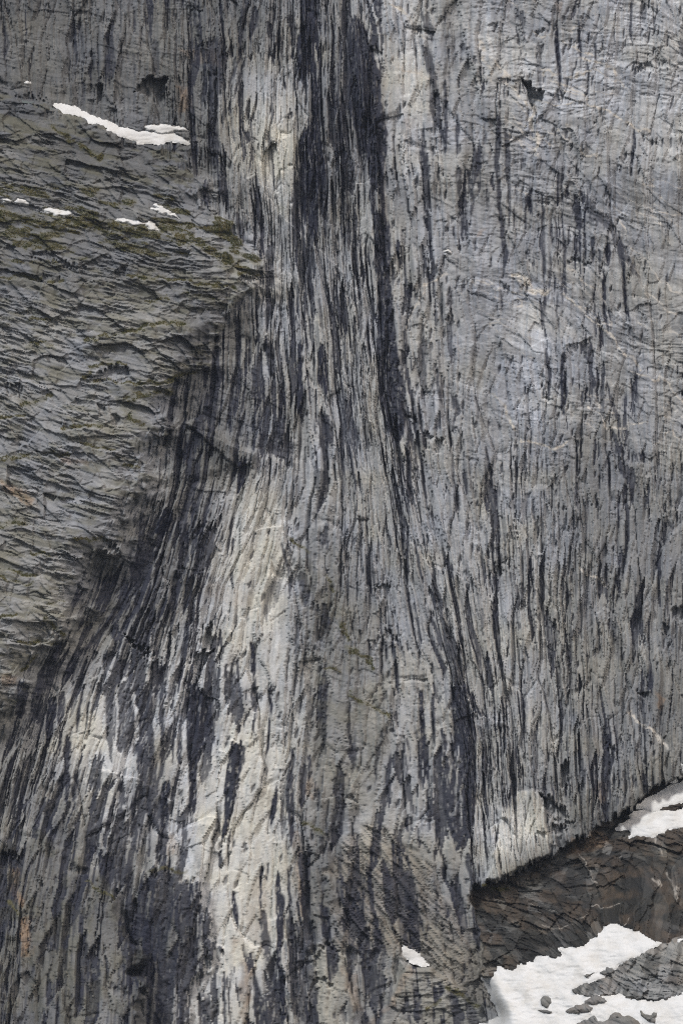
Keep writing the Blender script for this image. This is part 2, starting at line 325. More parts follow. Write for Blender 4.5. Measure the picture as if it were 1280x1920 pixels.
# ---- hoods and roofs: cut back under a sharp upper edge
HOODS = [([(252,170),(268,152),(283,142),(313,146),(313,190),(298,196),(272,182)], 5), ([(184,160),(192,154),(196,195),(184,194)], 3),
 ([(32,184),(60,180),(86,192),(70,198),(40,194)], 3), ([(688,80),(705,86),(716,96),(712,106),(700,98)], 3),
 ([(1004,56),(1012,55),(1024,60),(1020,66),(1006,62)], 3), ([(1192,122),(1222,122),(1222,132),(1208,139),(1196,134)], 4),
 ([(978,148),(990,155),(1005,170),(1020,170),(1012,190),(1005,222),(998,205),(990,172)], 2.5),
 ([(55,478),(80,470),(105,474),(108,488),(80,490)], 3), ([(110,488),(140,492),(168,500),(160,506),(118,500)], 3),
 ([(78,520),(86,515),(92,522),(86,530)], 2.5), ([(98,526),(106,519),(118,529),(112,533)], 2.5), ([(213,505),(235,498),(236,520),(214,520)], 2),
 ([(449,520),(460,515),(482,528),(470,532),(452,530)], 4), ([(178,698),(215,685),(240,687),(253,714),(225,716),(190,712)], 3),
 ([(10,722),(44,724),(44,742),(12,738)], 2.5), ([(183,760),(196,758),(201,780),(190,776)], 3), ([(208,782),(220,778),(223,800),(212,796)], 3),
 ([(280,807),(306,810),(300,817),(284,814)], 3), ([(288,830),(316,828),(314,838),(292,840)], 3), ([(1012,743),(1022,742),(1036,749),(1026,756)], 3.5),
 ([(1013,716),(1021,719),(1018,726)], 2), ([(380,1178),(397,1174),(396,1216),(377,1219),(377,1196)], 3),
 ([(370,1224),(398,1219),(389,1236),(378,1246),(374,1272),(362,1292),(362,1265)], 2.5), ([(705,1103),(720,1091),(733,1102),(726,1118),(712,1113)], 3.5),
 ([(927,1068),(943,1066),(944,1088),(929,1086)], 4), ([(720,1175),(732,1190),(752,1198),(745,1203),(724,1192)], 3),
 ([(333,1066),(374,1069),(372,1075),(334,1073)], 3), ([(234,1188),(292,1228),(288,1236),(238,1200)], 3),
 ([(1008,1488),(1038,1500),(1058,1518),(1066,1534),(1040,1540),(1024,1530)], 4), ([(1034,1536),(1078,1540),(1074,1548),(1036,1546)], 4),
 ([(1036,1547),(1060,1547),(1062,1592),(1044,1592)], 4), ([(1050,1429),(1066,1428),(1064,1478),(1052,1478)], 3), ([(1134,1398),(1158,1406),(1154,1412),(1140,1408)], 3),
 ([(640,1488),(655,1490),(668,1506),(660,1508),(642,1496)], 3), ([(0,1600),(36,1602),(40,1618),(20,1628),(-20,1628),(-20,1600)], 5),
 ([(1242,1168),(1256,1168),(1254,1190),(1244,1188)], 3), ([(1262,1140),(1290,1136),(1290,1165),(1266,1160)], 3),
 ([(588,1834),(606,1834),(626,1848),(622,1854),(592,1846)], 4),
 ([(600,1765),(625,1776),(640,1784),(640,1790),(604,1774)], 3), ([(1196,1292),(1214,1300),(1216,1318),(1202,1312)], 3), ([(797,818),(808,818),(806,842),(796,838)], 2.5),
 ([(816,826),(828,822),(830,850),(814,850)], 2.5), ([(1225,121),(1285,122),(1285,128),(1225,129)], 1.5), ([(1065,483),(1108,494),(1106,500),(1066,490)], 2),
 ([(95,1040),(150,1045),(148,1050),(96,1048)], 3), ([(152,1042),(190,1036),(222,1022),(222,1032),(190,1046),(156,1049)], 3)]
hood = np.zeros(PX.shape, F)
HX = IX + (bar(UJ, V, 3, 60, 252) - .5) * 4; HY = IY + (bar(UJ, V, 3.4, 60, 253) - .5) * 12
JX = PX + (IX - PX) * .4; JY = PY + (IY - PY) * .4
for poly, dep in HOODS:
    p = np.array(poly, float); y0, y1 = p[:, 1].min(), p[:, 1].max()
    m = poly_mask(poly, 1.4, HX, HY, 20) * (.75 + .5 * vnoise(PX / 6, PY / 9, 251))
    dep = max(dep, .55 * (y1 - y0) * S)
    D -= m * dep * (1 - .45 * np.clip((PY - y0) / (y1 - y0 + 1), 0, 1))
    hood = np.maximum(hood, m)

# ------------------------------------------------------------------ black water streaks and cracks, some corner shade painted in (x, y, width), strength
ST = [
 (.75,(207,45,9),(212,150,11)),(.6,(201,80,5),(203,150,5)),(.5,(290,75,9),(293,145,11)),(.5,(250,100,4),(252,150,4)),(.5,(240,98,4),(238,120,5)),
 (.8,(402,70,26),(404,160,22),(400,185,12),(399,240,10),(404,320,18)),(.7,(367,0,4),(365,40,5),(378,85,4),(392,110,8)),  # first strip: shade at the pillar's corner, painted dark
 (1,(582,-60,16),(582,0,18),(580,40,26),(578,90,38),(580,130,32),(583,160,26),(588,200,15),(585,240,17),(582,270,36),(585,300,38),(584,350,38),(586,400,30),(592,440,16),(596,475,10)),
 (.9,(478,15,8),(475,45,13),(470,75,6)),(.8,(455,5,9),(450,80,7)),(.9,(503,40,11),(505,75,9)),(.9,(472,38,10),(474,55,12)),(.8,(526,60,3),(527,150,3)),
 (.9,(533,148,5),(537,166,5)),(.8,(457,105,3),(440,180,4)),(.8,(447,105,3),(430,165,4)),(.8,(467,178,5),(465,218,4)),(.8,(482,185,4),(480,215,3)),
 (.9,(466,238,8),(465,262,11)),(.8,(543,203,8),(544,216,8)),(.8,(476,268,3),(468,322,3)),(.7,(424,180,5),(416,240,6)),(.7,(512,10,3),(510,60,4)),
 (.8,(547,20,7),(552,90,9)),(.7,(622,40,5),(625,140,6)),(.7,(634,120,4),(636,300,8)),
 (.97,(668,30,14),(676,90,36),(684,140,48),(685,200,52),(694,250,50),(700,290,36),(706,330,24),(707,352,20),(708,392,24),(716,425,26),(716,500,23),(719,530,20),(722,565,23),(724,610,28),(725,640,32),(728,690,35),(733,720,37),(736,745,40),(739,770,36),(741,800,26),(743,830,15),(744,850,6)),
 (.8,(795,80,8),(800,110,12),(812,150,13),(813,200,14),(818,245,9)),(.9,(833,150,4),(835,220,6),(838,300,5)),(.9,(855,218,3),(858,250,6),(857,300,4)),(.7,(835,5,3),(833,45,3)),
 (.7,(790,20,14),(805,50,12),(809,78,8)),(.9,(932,212,7),(935,250,9),(930,300,9),(935,345,7),(937,400,6),(941,440,6),(946,480,8),(940,525,5)),(.8,(948,235,6),(952,300,8),(955,370,5),(952,430,4)),
 (1,(1043,40,4),(1045,85,8),(1047,130,5),(1050,180,5),(1052,196,2)),(1,(1083,40,3),(1086,92,5),(1088,132,2)),(.9,(1115,80,4),(1116,117,2)),(.8,(1150,55,2),(1151,92,1.5)),
 (.9,(1181,0,3),(1181,60,4),(1182,86,2)),(.8,(1191,90,1.8),(1191,122,1.5)),(.5,(1050,0,60),(1052,38,70)),(.6,(1010,75,7),(1012,165,9)),(.7,(975,20,12),(978,42,10)),
 (.7,(1128,60,2),(1129,88,2)),(.7,(1100,62,3),(1101,84,2)),(.6,(1206,0,12),(1204,36,7)),(.7,(1275,68,10),(1278,104,6)),
 (.9,(386,338,9),(389,388,11)),(.8,(449,405,10),(452,462,11)),(.8,(508,458,14),(507,502,13)),(.8,(505,498,10),(507,545,13)),(.9,(560,335,8),(566,405,8)),
 (.8,(552,608,6),(551,642,6)),(.8,(559,540,4),(557,592,4)),(.9,(572,550,5),(568,622,5)),(.7,(527,556,3),(526,605,4)),(.7,(597,555,4),(604,625,5)),
 (.8,(655,300,16),(660,365,18)),(.7,(650,380,8),(655,470,10)),(.7,(672,520,5),(676,640,6)),(.7,(688,600,4),(692,690,4)),(.7,(665,590,4),(668,700,5)),
 (1,(745,452,6),(745,488,7)),(1,(795,402,7),(799,430,8)),(.75,(840,543,8),(842,582,8)),(.75,(842,598,8),(844,680,9)),(.7,(862,318,9),(862,384,9)),(.8,(878,318,5),(886,380,6),(882,424,4)),
 (1,(993,357,13),(991,380,8),(996,412,3)),(.8,(984,368,4),(982,445,4)),(.8,(968,346,2),(969,378,2)),(.9,(962,395,3),(961,442,2)),
 (.85,(1020,395,5),(1017,470,6),(1016,535,5)),(.8,(1031,465,3),(1026,565,4)),(.8,(1041,405,3),(1041,455,3)),(.85,(1056,445,6),(1058,565,6)),(.7,(1044,540,4),(1046,620,4)),
 (.9,(1076,372,12),(1084,420,14),(1082,437,8)),(.9,(1088,355,7),(1094,383,9)),(.9,(1083,442,4),(1086,482,4)),(.9,(1095,448,4),(1098,490,3)),(.9,(1108,440,6),(1112,492,4)),
 (.8,(1123,462,4),(1124,492,4)),(1,(1138,456,9),(1142,500,7)),(.9,(1160,450,10),(1168,520,8)),(1,(1130,503,4),(1132,540,7),(1132,580,4),(1138,610,11),(1141,622,3)),
 (1,(1166,486,4),(1170,540,5),(1173,580,5),(1181,618,3)),(.7,(1120,390,12),(1150,440,14),(1180,495,12),(1196,528,6)),(.6,(1104,370,10),(1118,420,16)),
 (.9,(502,636,16),(508,680,14),(512,718,8)),(1,(565,645,4),(562,720,8),(566,785,10),(568,794,2)),(1,(602,645,11),(605,710,16),(612,742,12)),(.9,(606,775,12),(610,805,15),(612,842,20)),
 (.9,(622,786,4),(621,842,5)),(.9,(633,645,5),(638,702,6)),(.8,(400,640,36),(402,700,40),(398,742,30)),(.8,(366,655,14),(374,692,16)),(1,(455,862,16),(447,930,10)),
 (.85,(546,822,8),(540,882,12)),(.6,(600,875,20),(600,935,18)),(.9,(764,775,4),(765,830,7),(766,860,9),(765,900,9),(767,935,8),(769,965,6)),
 (.75,(793,638,14),(792,690,14),(795,740,9),(797,758,3)),(.8,(820,688,5),(822,722,6),(830,762,5)),(.8,(846,738,6),(857,775,9),(850,802,6)),(.8,(838,788,4),(866,818,6)),
 (.8,(847,853,3),(850,900,5),(854,922,10),(856,965,8)),(.7,(645,640,4),(656,722,5)),(.7,(655,752,6),(660,830,6)),(.5,(680,740,9),(690,852,11)),(.7,(641,800,6),(642,960,8)),
 (.9,(908,838,3),(915,870,6),(917,888,3)),(.7,(890,742,3),(893,785,3)),(1,(1056,658,6),(1055,700,9),(1057,740,11),(1055,762,8),(1058,790,3)),
 (.9,(1090,732,4),(1090,762,5)),(.9,(1098,726,6),(1097,755,5)),(.9,(1113,698,8),(1110,735,6)),(.85,(1135,718,4),(1150,770,6),(1160,800,6),(1169,835,5)),(.8,(1146,808,5),(1162,862,7)),
 (.9,(1160,838,9),(1168,862,9)),(.9,(1203,848,8),(1205,872,7)),(.8,(1189,850,3),(1195,872,4)),(.9,(1194,718,3),(1197,762,3)),(.8,(1164,868,10),(1172,902,10)),(.8,(1180,878,14),(1182,912,16)),
 (.7,(1100,645,36),(1102,676,26)),(.8,(1079,895,5),(1082,962,6)),(.5,(1105,818,32),(1106,872,30)),(.6,(1196,905,36),(1200,960,20)),(.6,(1128,730,8),(1126,800,7)),
 (1,(312,955,18),(306,985,28),(300,1012,16)),(.9,(338,958,36),(336,1000,34),(332,1032,20)),(.8,(392,950,50),(392,1010,44),(384,1050,24),(380,1094,8)),
 (.9,(270,960,9),(264,1024,10),(258,1070,12),(258,1160,10)),(.9,(436,972,5),(427,1042,4)),(.9,(440,1008,4),(435,1037,3)),(.9,(437,1063,4),(437,1104,4)),
 (.95,(352,1072,7),(347,1150,8)),(.95,(333,1080,8),(322,1180,10)),(.95,(357,1148,8),(345,1218,9),(334,1290,8)),(.9,(366,1130,4),(362,1190,4)),
 (.9,(413,1183,4),(414,1226,5)),(.9,(405,1152,3),(404,1176,2)),(1,(473,1198,5),(475,1240,9),(474,1282,4)),(.9,(410,1248,3),(409,1285,4)),(.9,(426,1254,6),(427,1290,8)),(.9,(448,1232,4),(448,1288,5)),
 (.85,(531,1018,5),(545,1070,8),(541,1112,6)),(.85,(565,1068,16),(571,1100,18),(570,1138,14)),(.85,(598,1128,20),(603,1168,32),(600,1206,18)),(.8,(606,988,11),(611,1032,13)),(.7,(556,1150,5),(560,1200,5)),
 (.9,(763,995,4),(760,1030,5),(765,1065,6),(764,1112,3)),(.8,(777,1020,4),(785,1060,5),(794,1112,4)),(.8,(808,1068,4),(815,1100,7),(823,1128,12),(826,1145,6),(830,1158,8),(838,1190,13),(848,1230,19),(858,1258,23),(860,1300,25)),
 (.9,(930,1078,8),(929,1122,7)),(.8,(970,1098,5),(973,1152,4)),(.8,(979,1098,5),(980,1150,4)),(.8,(1013,1108,4),(1016,1152,4)),(.7,(1250,1085,5),(1252,1160,5)),(.6,(905,1140,6),(904,1185,6)),(.6,(785,1150,3),(786,1260,4)),
 (.9,(215,1165,11),(216,1202,10)),(.9,(202,1222,8),(198,1256,8)),(.85,(245,1060,14),(235,1130,20),(180,1200,16),(140,1240,12)),(.85,(290,1110,10),(276,1180,12)),(.8,(200,1080,40),(180,1140,36)),(.8,(165,1170,30),(120,1240,30),(60,1290,18)),
 (.9,(44,1276,20),(40,1350,14)),(.9,(72,1318,16),(68,1362,14)),(1,(98,1308,14),(95,1352,18),(92,1402,12)),(.9,(118,1298,12),(114,1362,12)),(.95,(156,1285,5),(150,1340,5),(145,1385,3)),(.9,(166,1318,4),(162,1372,3)),
 (.95,(131,1382,8),(128,1440,9),(125,1522,10)),(.9,(146,1450,7),(138,1502,8)),(.8,(206,1288,10),(204,1340,12),(208,1428,10)),(.85,(232,1285,26),(230,1350,28),(226,1412,24)),(.95,(270,1278,20),(266,1350,22),(262,1448,14)),
 (.9,(303,1285,6),(303,1440,6)),(.9,(232,1460,80),(228,1500,84),(218,1540,66),(212,1580,40),(208,1600,26)),(1,(312,1462,9),(309,1540,13),(300,1585,10)),(.8,(262,1535,8),(255,1568,8)),(.6,(95,1500,84),(100,1560,80),(102,1600,60)),
 (.8,(180,1440,6),(178,1500,8)),(.8,(36,1440,6),(30,1490,6)),
 (1,(366,1280,14),(374,1325,40),(374,1360,42),(370,1400,30),(362,1430,14),(361,1500,12),(359,1545,9)),(.95,(337,1345,3),(338,1400,8),(336,1440,8),(333,1448,2)),(.95,(325,1325,3),(323,1440,4)),
 (.75,(442,1278,34),(444,1330,32),(446,1372,24)),(.9,(475,1285,8),(476,1338,6)),(1,(446,1392,16),(439,1440,21),(433,1480,22),(428,1520,15),(424,1552,8),(414,1598,4)),
 (.9,(456,1398,8),(451,1450,6)),(1,(507,1278,6),(508,1330,5),(503,1390,5),(496,1432,4)),(.95,(497,1438,3),(485,1480,3),(477,1514,2)),(1,(519,1470,2),(513,1510,8),(508,1540,8),(505,1562,3)),
 (.95,(549,1398,4),(545,1440,9),(540,1480,12),(546,1520,14),(548,1560,7),(543,1602,4)),(.9,(578,1412,5),(580,1466,6)),(.9,(568,1465,9),(565,1515,10)),(.8,(567,1430,12),(568,1500,12)),(.8,(626,1456,4),(628,1502,4)),(.95,(428,1620,3),(432,1560,3)),
 (.97,(858,1280,24),(862,1320,27),(870,1350,34),(869,1400,38),(868,1450,38),(866,1500,40),(867,1540,38),(862,1580,30),(859,1604,22)),(.95,(832,1412,10),(835,1470,12),(838,1520,14),(846,1565,14)),
 (1,(787,1288,8),(790,1330,8),(793,1370,7),(793,1420,6),(795,1470,5),(793,1486,2)),(.95,(812,1302,4),(813,1350,5),(812,1404,4)),(.95,(830,1368,8),(830,1412,9)),(.9,(720,1372,6),(712,1400,9),(706,1430,6),(703,1472,3)),
 (.8,(762,1378,3),(768,1408,4)),(.8,(760,1408,3),(760,1480,4),(756,1512,3)),(.95,(763,1522,7),(763,1558,6)),(.8,(785,1558,4),(786,1592,4)),(1,(875,1286,6),(890,1325,7),(905,1340,8),(925,1352,5)),
 (.8,(903,1358,4),(908,1410,5),(918,1436,5),(938,1452,4),(945,1525,5)),(.7,(704,1540,6),(708,1600,8)),(.7,(920,1360,3),(926,1440,3)),(.8,(935,1540,4),(925,1600,4)),
 (.9,(983,1308,3),(985,1382,3)),(.9,(977,1314,2.5),(979,1378,2.5)),(.6,(1002,1378,11),(1001,1478,12)),(.8,(968,1393,6),(969,1434,5)),(.8,(1095,1442,4),(1097,1474,4)),(.9,(1148,1408,7),(1148,1444,5)),(.8,(1140,1450,5),(1142,1505,5)),
 (.6,(1172,1445,5),(1173,1490,5)),(.6,(1215,1440,36),(1220,1500,18)),(.7,(964,1490,4),(966,1560,4)),(.7,(985,1500,2),(986,1545,3)),
 (.8,(12,1678,36),(12,1762,26)),(.95,(200,1596,28),(198,1640,18),(202,1676,8)),(.7,(157,1758,12),(155,1854,14)),(.6,(100,1720,8),(98,1800,8)),
 (1,(440,1672,5),(440,1705,8),(445,1738,6),(448,1754,2)),(1,(490,1618,6),(490,1660,4),(491,1715,4)),(1,(500,1626,4),(501,1664,3)),(1,(519,1636,4),(525,1690,10),(525,1730,10),(524,1752,8),(525,1800,8),(528,1840,10),(530,1930,12)),
 (.85,(494,1712,10),(498,1760,13),(505,1800,10),(510,1850,8),(512,1930,8)),(.95,(470,1785,4),(478,1830,6),(483,1870,13),(485,1930,16)),(.9,(540,1636,4),(542,1700,5),(546,1745,9)),(.75,(562,1730,22),(566,1800,36),(568,1930,40)),
 (.95,(420,1826,4),(421,1930,6)),(.9,(430,1838,3),(431,1930,3)),(.9,(401,1826,3),(402,1852,3)),(.9,(385,1876,5),(386,1930,6)),(.9,(414,1600,6),(412,1640,8)),(.9,(571,1596,20),(572,1660,14),(574,1726,10)),
 (.95,(604,1696,9),(612,1740,15),(616,1774,8)),(.8,(636,1640,40),(640,1700,34),(650,1745,14)),(.75,(690,1800,20),(700,1860,22),(712,1890,12)),(.9,(828,1838,26),(836,1870,34),(850,1930,60)),(.85,(874,1600,8),(885,1650,10),(890,1690,10),(893,1730,14),(897,1790,12)),
 (.7,(875,1862,12),(890,1930,24)),(.5,(662,1690,8),(664,1760,10)),(.6,(690,1660,10),(698,1700,8)),(.6,(655,1620,6),(652,1690,6)),
]
FADE = .85
wet = np.zeros(PX.shape, F); stain_shade = np.zeros(PX.shape, F); groove = np.zeros(PX.shape, F)
for row in ST:
    m = line_mask(row[1:], QX, PY + WY * .32, 70)
    if max(p[2] for p in row[1:]) >= 30 and row[-1][1] - row[1][1] < 170:      # broad damp patches: many slivers, not one shape
        wet = np.maximum(wet, m * row[0]); continue
    stain_shade = np.maximum(stain_shade, m * row[0])
    if max(p[2] for p in row[1:]) < 45: groove = np.maximum(groove, m * row[0])
# pale slivers of clean rock inside the streaks
PALE = [((593,108,4),(594,172,4)),((578,158,6),(580,250,6)),((708,345,9),(709,386,10)),((856,1400,2.5),(855,1560,3)),((864,1458,2),(864,1560,2)),((293,1285,9),(294,1450,9)),
 ((254,1290,6),(256,1400,7)),((218,1300,4),(219,1400,5)),((355,960,6),(357,1012,7)),((278,1692,4),(279,1738,4)),((265,1750,3),(263,1792,4)),((313,1748,3),(312,1788,3)),((293,1832,3),(292,1872,3)),
 ((829,1860,2),(828,1900,2)),((841,1850,3),(842,1905,2)),((600,400,6),(601,470,14)),((575,430,5),(577,452,6)),((233,1490,4),(236,1530,5)),((243,1500,4),(243,1545,4)),((256,1500,3),(258,1530,4)),((220,1465,5),(219,1492,5)),
 ((277,1520,8),(265,1590,14),(255,1670,20)),((285,1530,5),(283,1590,6)),((245,1560,5),(238,1610,8)),((680,285,10),(684,420,16),(696,480,14)),((290,1040,4),(284,1140,5)),((240,1055,5),(243,1100,5)),((208,1055,10),(210,1085,8)),((252,1100,5),(242,1150,6)),
 ((207,1170,8),(196,1220,10)),((240,1215,16),(238,1250,18)),((305,1150,5),(296,1220,5)),((345,1080,5),(338,1180,6)),((54,1310,6),(50,1345,5)),((107,1360,9),(106,1420,7)),((103,1430,5),(103,1490,5))]
clean = np.zeros(PX.shape, F)
for p in PALE:
    clean = np.maximum(clean, line_mask(p, QX, QY, 50))
# scattered fine streaks, more of them where DENS says so; they start and stop at slab edges
n = ((.62 - .36 * wall) * (1 - r2) + (.40 + .06 * wall) * (1 - r3) + (.15 + .2 * wall) * (1 - r4) + .20 * bar(UJ, V, 4.6, 120, 152) + vnoise(U / 26, V / 120, 154) * .5)  # sunken columns come out darkest: recess shade put into the colour
q = np.quantile(n[::7, ::7], np.linspace(0, 1, 101)); cdf = np.interp(n, q, np.linspace(0, 1, 101)).astype(F)
dens = np.clip((DENS / 9) ** 1.25 * 1.05 * (1 - .45 * wall) + (fbm(PX / 60, PY / 90, 2, 161) - .5) * .22 * (DENS > .15), 0, .8) * (1 - .72 * mClean)
dens = np.maximum(dens, wet * .78)
dens = np.maximum(dens, np.clip(mBoss * .95 + mGul * .48 + mBrk * .24 + mRamp * .16, 0, .93) * (1 - .6 * mB))
fine = sstep(-.05, .05, dens - (1 - cdf)) * (1 - .8 * mB * (1 - .6 * mGul))
stain_shade = np.maximum(stain_shade, fine * (.78 + .22 * vnoise(U / 7, V / 50, 155)))
stain_shade = np.clip(stain_shade * (1 - clean), 0, 1)
groove = np.maximum(groove * .9, fine * .55) * (1 - clean)
D -= groove * 1.0
ragged = fbm(UJ / 2.0, V / 14, 3, 171)
stain_shade = np.clip(stain_shade * (1.0 - .5 * sstep(.64, .76, ragged)), 0, 1)
h_i, h_j, h_a, h_b = columns(UJ + 1, V + U * 6, 3.2, 90, 188)
hair = (1 - .6 * mClean) * (hsh(h_i, h_j, 189) > .87) * sstep(.5, .3, np.abs(h_b)) * (1 - blocky) * (.35 + .65 * rough) * (1 - .6 * wall)
stain_shade = np.maximum(stain_shade, hair * .55); D -= hair * .9
stain_shade = np.maximum(stain_shade, fleck * .62 * (1 - mD))  # fleck pits darkened in the colour, as shade would

# ------------------------------------------------------------------ pale quartz veins, moss, rust
veins = np.zeros(PX.shape, F)
VEINS = [(4,(1050,150),(1085,176),(1110,200),(1150,220),(1215,248)),(2,(1018,130),(1040,150),(1060,170),(1085,182)),(2.5,(1050,245),(1080,270),(1120,300)),(6,(735,108),(765,130),(800,155)),
 (4,(730,5),(770,40),(800,70)),(4,(895,75),(925,110),(960,160)),(7,(945,140),(972,170),(992,200),(1000,235),(1002,285)),(4,(1055,545),(1085,575),(1110,600),(1140,625),(1170,650),(1200,690)),
 (2.5,(1065,500),(1105,540),(1140,570)),(3,(1215,545),(1240,570),(1262,592)),(2.5,(1150,410),(1190,470),(1235,520),(1285,560)),(5,(920,735),(945,770),(966,802)),(4,(975,820),(1010,830),(1030,843),(1062,824)),
 (3,(1180,690),(1225,712),(1240,700),(1285,770)),(12,(962,522),(990,538),(1020,552)),(5,(1090,105),(1130,125),(1150,140)),(2,(1000,60),(1060,75),(1140,115)),(3,(1020,140),(1060,142),(1100,136)),
 (2.5,(1000,190),(1045,196),(1085,192)),(3,(690,60),(715,70),(728,85)),(2.5,(760,610),(800,530),(840,520)),(3,(895,60),(905,110),(930,150)),(3,(1100,760),(1140,800),(1215,790)),(2,(1225,830),(1260,810),(1285,830)),
 (1.6,(1018,1738),(1040,1742),(1070,1734)),(1.4,(1105,1700),(1130,1705),(1160,1690)),(1.4,(1076,1722),(1100,1712)),(1.2,(990,1690),(1020,1700),(1050,1715)),(1.6,(1172,1738),(1176,1725)),(1.6,(1078,1600),(1110,1640),(1112,1660)),
 (5,(1180,1330),(1215,1365),(1245,1400)),(4,(1080,1060),(1115,1085),(1130,1095)),(3,(650,1450),(660,1480)),(2,(1240,1600),(1230,1560)),(3,(1255,1640),(1268,1680)),(3,(1220,1650),(1240,1665))]
KX = PX + (fbm(PX / 26, PY / 26, 3, 201) - .5) * 26; KY = PY + (fbm(PX / 26, PY / 26, 3, 202) - .5) * 26
for v in VEINS:
    s, d = path_dist(v[1:], KX, KY)
    veins[s] = np.maximum(veins[s], sstep(v[0] * 1.0, v[0] * .3, d * (.7 + .9 * vnoise(PX[s] / 9, PY[s] / 9, 203))))
vn = np.abs(fbm((PX * .8 + PY) / 160, (PY - PX * .62) / 34, 4, 211) - .5)      # faint veinlets falling to the right
veins *= .35 + .65 * sstep(.35, .55, vnoise(PX / 6, PY / 6, 213)); veins = np.where(mD > .5, veins * .45, veins)
veins = np.maximum(veins, sstep(.014, .002, vn) * .75 * wall * sstep(.45, .6, vnoise(PX / 70, PY / 50, 212)))
PALE_AREAS = [([(940,150),(985,150),(1002,230),(985,215),(960,180)], .5), ([(895,70),(960,60),(980,140),(960,160),(925,120)], .35), ([(962,520),(1030,545),(1030,690),(1015,800),(975,800),(965,640)], .22),
 ([(725,100),(800,90),(810,200),(795,220),(730,190)], .25), ([(1160,1090),(1185,1060),(1180,1170),(1150,1200),(1152,1150)], .35), ([(1200,1150),(1235,1150),(1232,1230),(1205,1275),(1195,1230)], .45),
 ([(485,250),(552,250),(556,360),(542,418),(520,400),(500,360),(478,330)], .45), ([(470,890),(530,880),(530,1000),(480,1040),(440,1000)], .25), ([(1195,1275),(1225,1235),(1222,1245),(1205,1280)], .5),
 ([(440,800),(470,860),(500,900),(440,920)], .0)]
pale = np.zeros(PX.shape, F)
for poly, a in PALE_AREAS:
    pale = np.maximum(pale, poly_mask(poly, 12, KX, KY) * a)
pale = np.maximum(pale * (.35 + .65 * (r2 > .35)) * .4, mOver * .3)
moss = np.zeros(PX.shape, F)
MOSS = [(5,(-60,523),(60,524),(118,529)),(4,(220,519),(320,525),(380,533),(446,543)),(4,(275,566),(320,559)),(3,(340,552),(400,560)),(6,(160,640),(225,625),(262,617),(320,605),(346,608)),(5,(60,600),(90,604)),
 (4,(165,690),(200,682),(240,685)),(6,(180,714),(230,719),(300,720),(366,700)),(10,(240,748),(280,742),(315,738)),(12,(245,785),(268,800)),(6,(-40,780),(45,783)),(5,(115,804),(190,801)),(5,(150,832),(215,844)),
 (9,(-40,868),(0,865),(50,856)),(5,(85,850),(130,855)),(4,(230,873),(262,876)),(9,(-40,985),(50,985)),(6,(60,1040),(92,1042)),(5,(-40,1060),(10,1070),(70,1082)),(5,(-40,1078),(0,1085),(60,1096)),(3,(90,1132),(122,1132)),
 (4,(-40,1166),(30,1155)),(6,(30,1204),(106,1210)),(6,(-40,1240),(10,1230)),(14,(0,405),(80,420),(160,425),(240,435)),(12,(300,425),(360,450),(430,490),(478,518)),(10,(190,420),(250,428),(320,430)),(8,(100,240),(150,275),(190,300)),
 (10,(320,445),(380,465),(420,485)),(8,(650,1215),(690,1240),(700,1252)),(6,(655,1305),(690,1325),(732,1342)),(5,(540,1010),(580,1040)),(5,(610,1080),(625,1110)),(4,(278,1634),(310,1632),(345,1640)),
 (9,(572,1545),(600,1560)),(6,(835,1852),(870,1870),(890,1890)),(5,(800,1890),(820,1880)),(4,(160,1650),(215,1690)),(5,(20,1690),(35,1720)),(7,(640,1170),(655,1200)),(5,(905,1665),(950,1668)),(5,(60,640),(100,655)),(7,(40,760),(95,745)),(5,(85,1160),(120,1190)),(6,(170,700),(160,712)),
 (5,(610,1255),(640,1262)),(5,(40,1260),(70,1230)),(6,(140,1015),(200,1012)),(9,(45,460),(120,465)),(6,(0,340),(60,360))]
for v in MOSS:
    s, d = path_dist(v[1:], IX, IY + 2)
    moss[s] = np.maximum(moss[s], sstep(v[0] * 1.15, v[0] * .15, d * (.55 + 1.0 * vnoise(PX[s] / 8, PY[s] / 6, 221))))
moss_fog = mB * sstep(.47, .66, fbm(PX / 34, (PY - PX * .2) / 11, 4, 223)) * .48 * (1 + .6 * sstep(330, 400, PY) * sstep(520, 440, PY))
moss_fog = np.maximum(moss_fog, mCen * .22 * sstep(.42, .62, fbm(PX / 20, PY / 22, 3, 224)))
moss_fog = np.maximum(moss_fog, mBrk * .25 * sstep(.45, .65, fbm(PX / 24, PY / 30, 3, 225)))
moss = moss * (.55 + .45 * sstep(.40, .60, fbm(PX / 9, PY / 5, 3, 226)))
moss = np.clip(np.maximum(moss, moss_fog), 0, 1) * (1 - np.clip(hood, 0, 1))
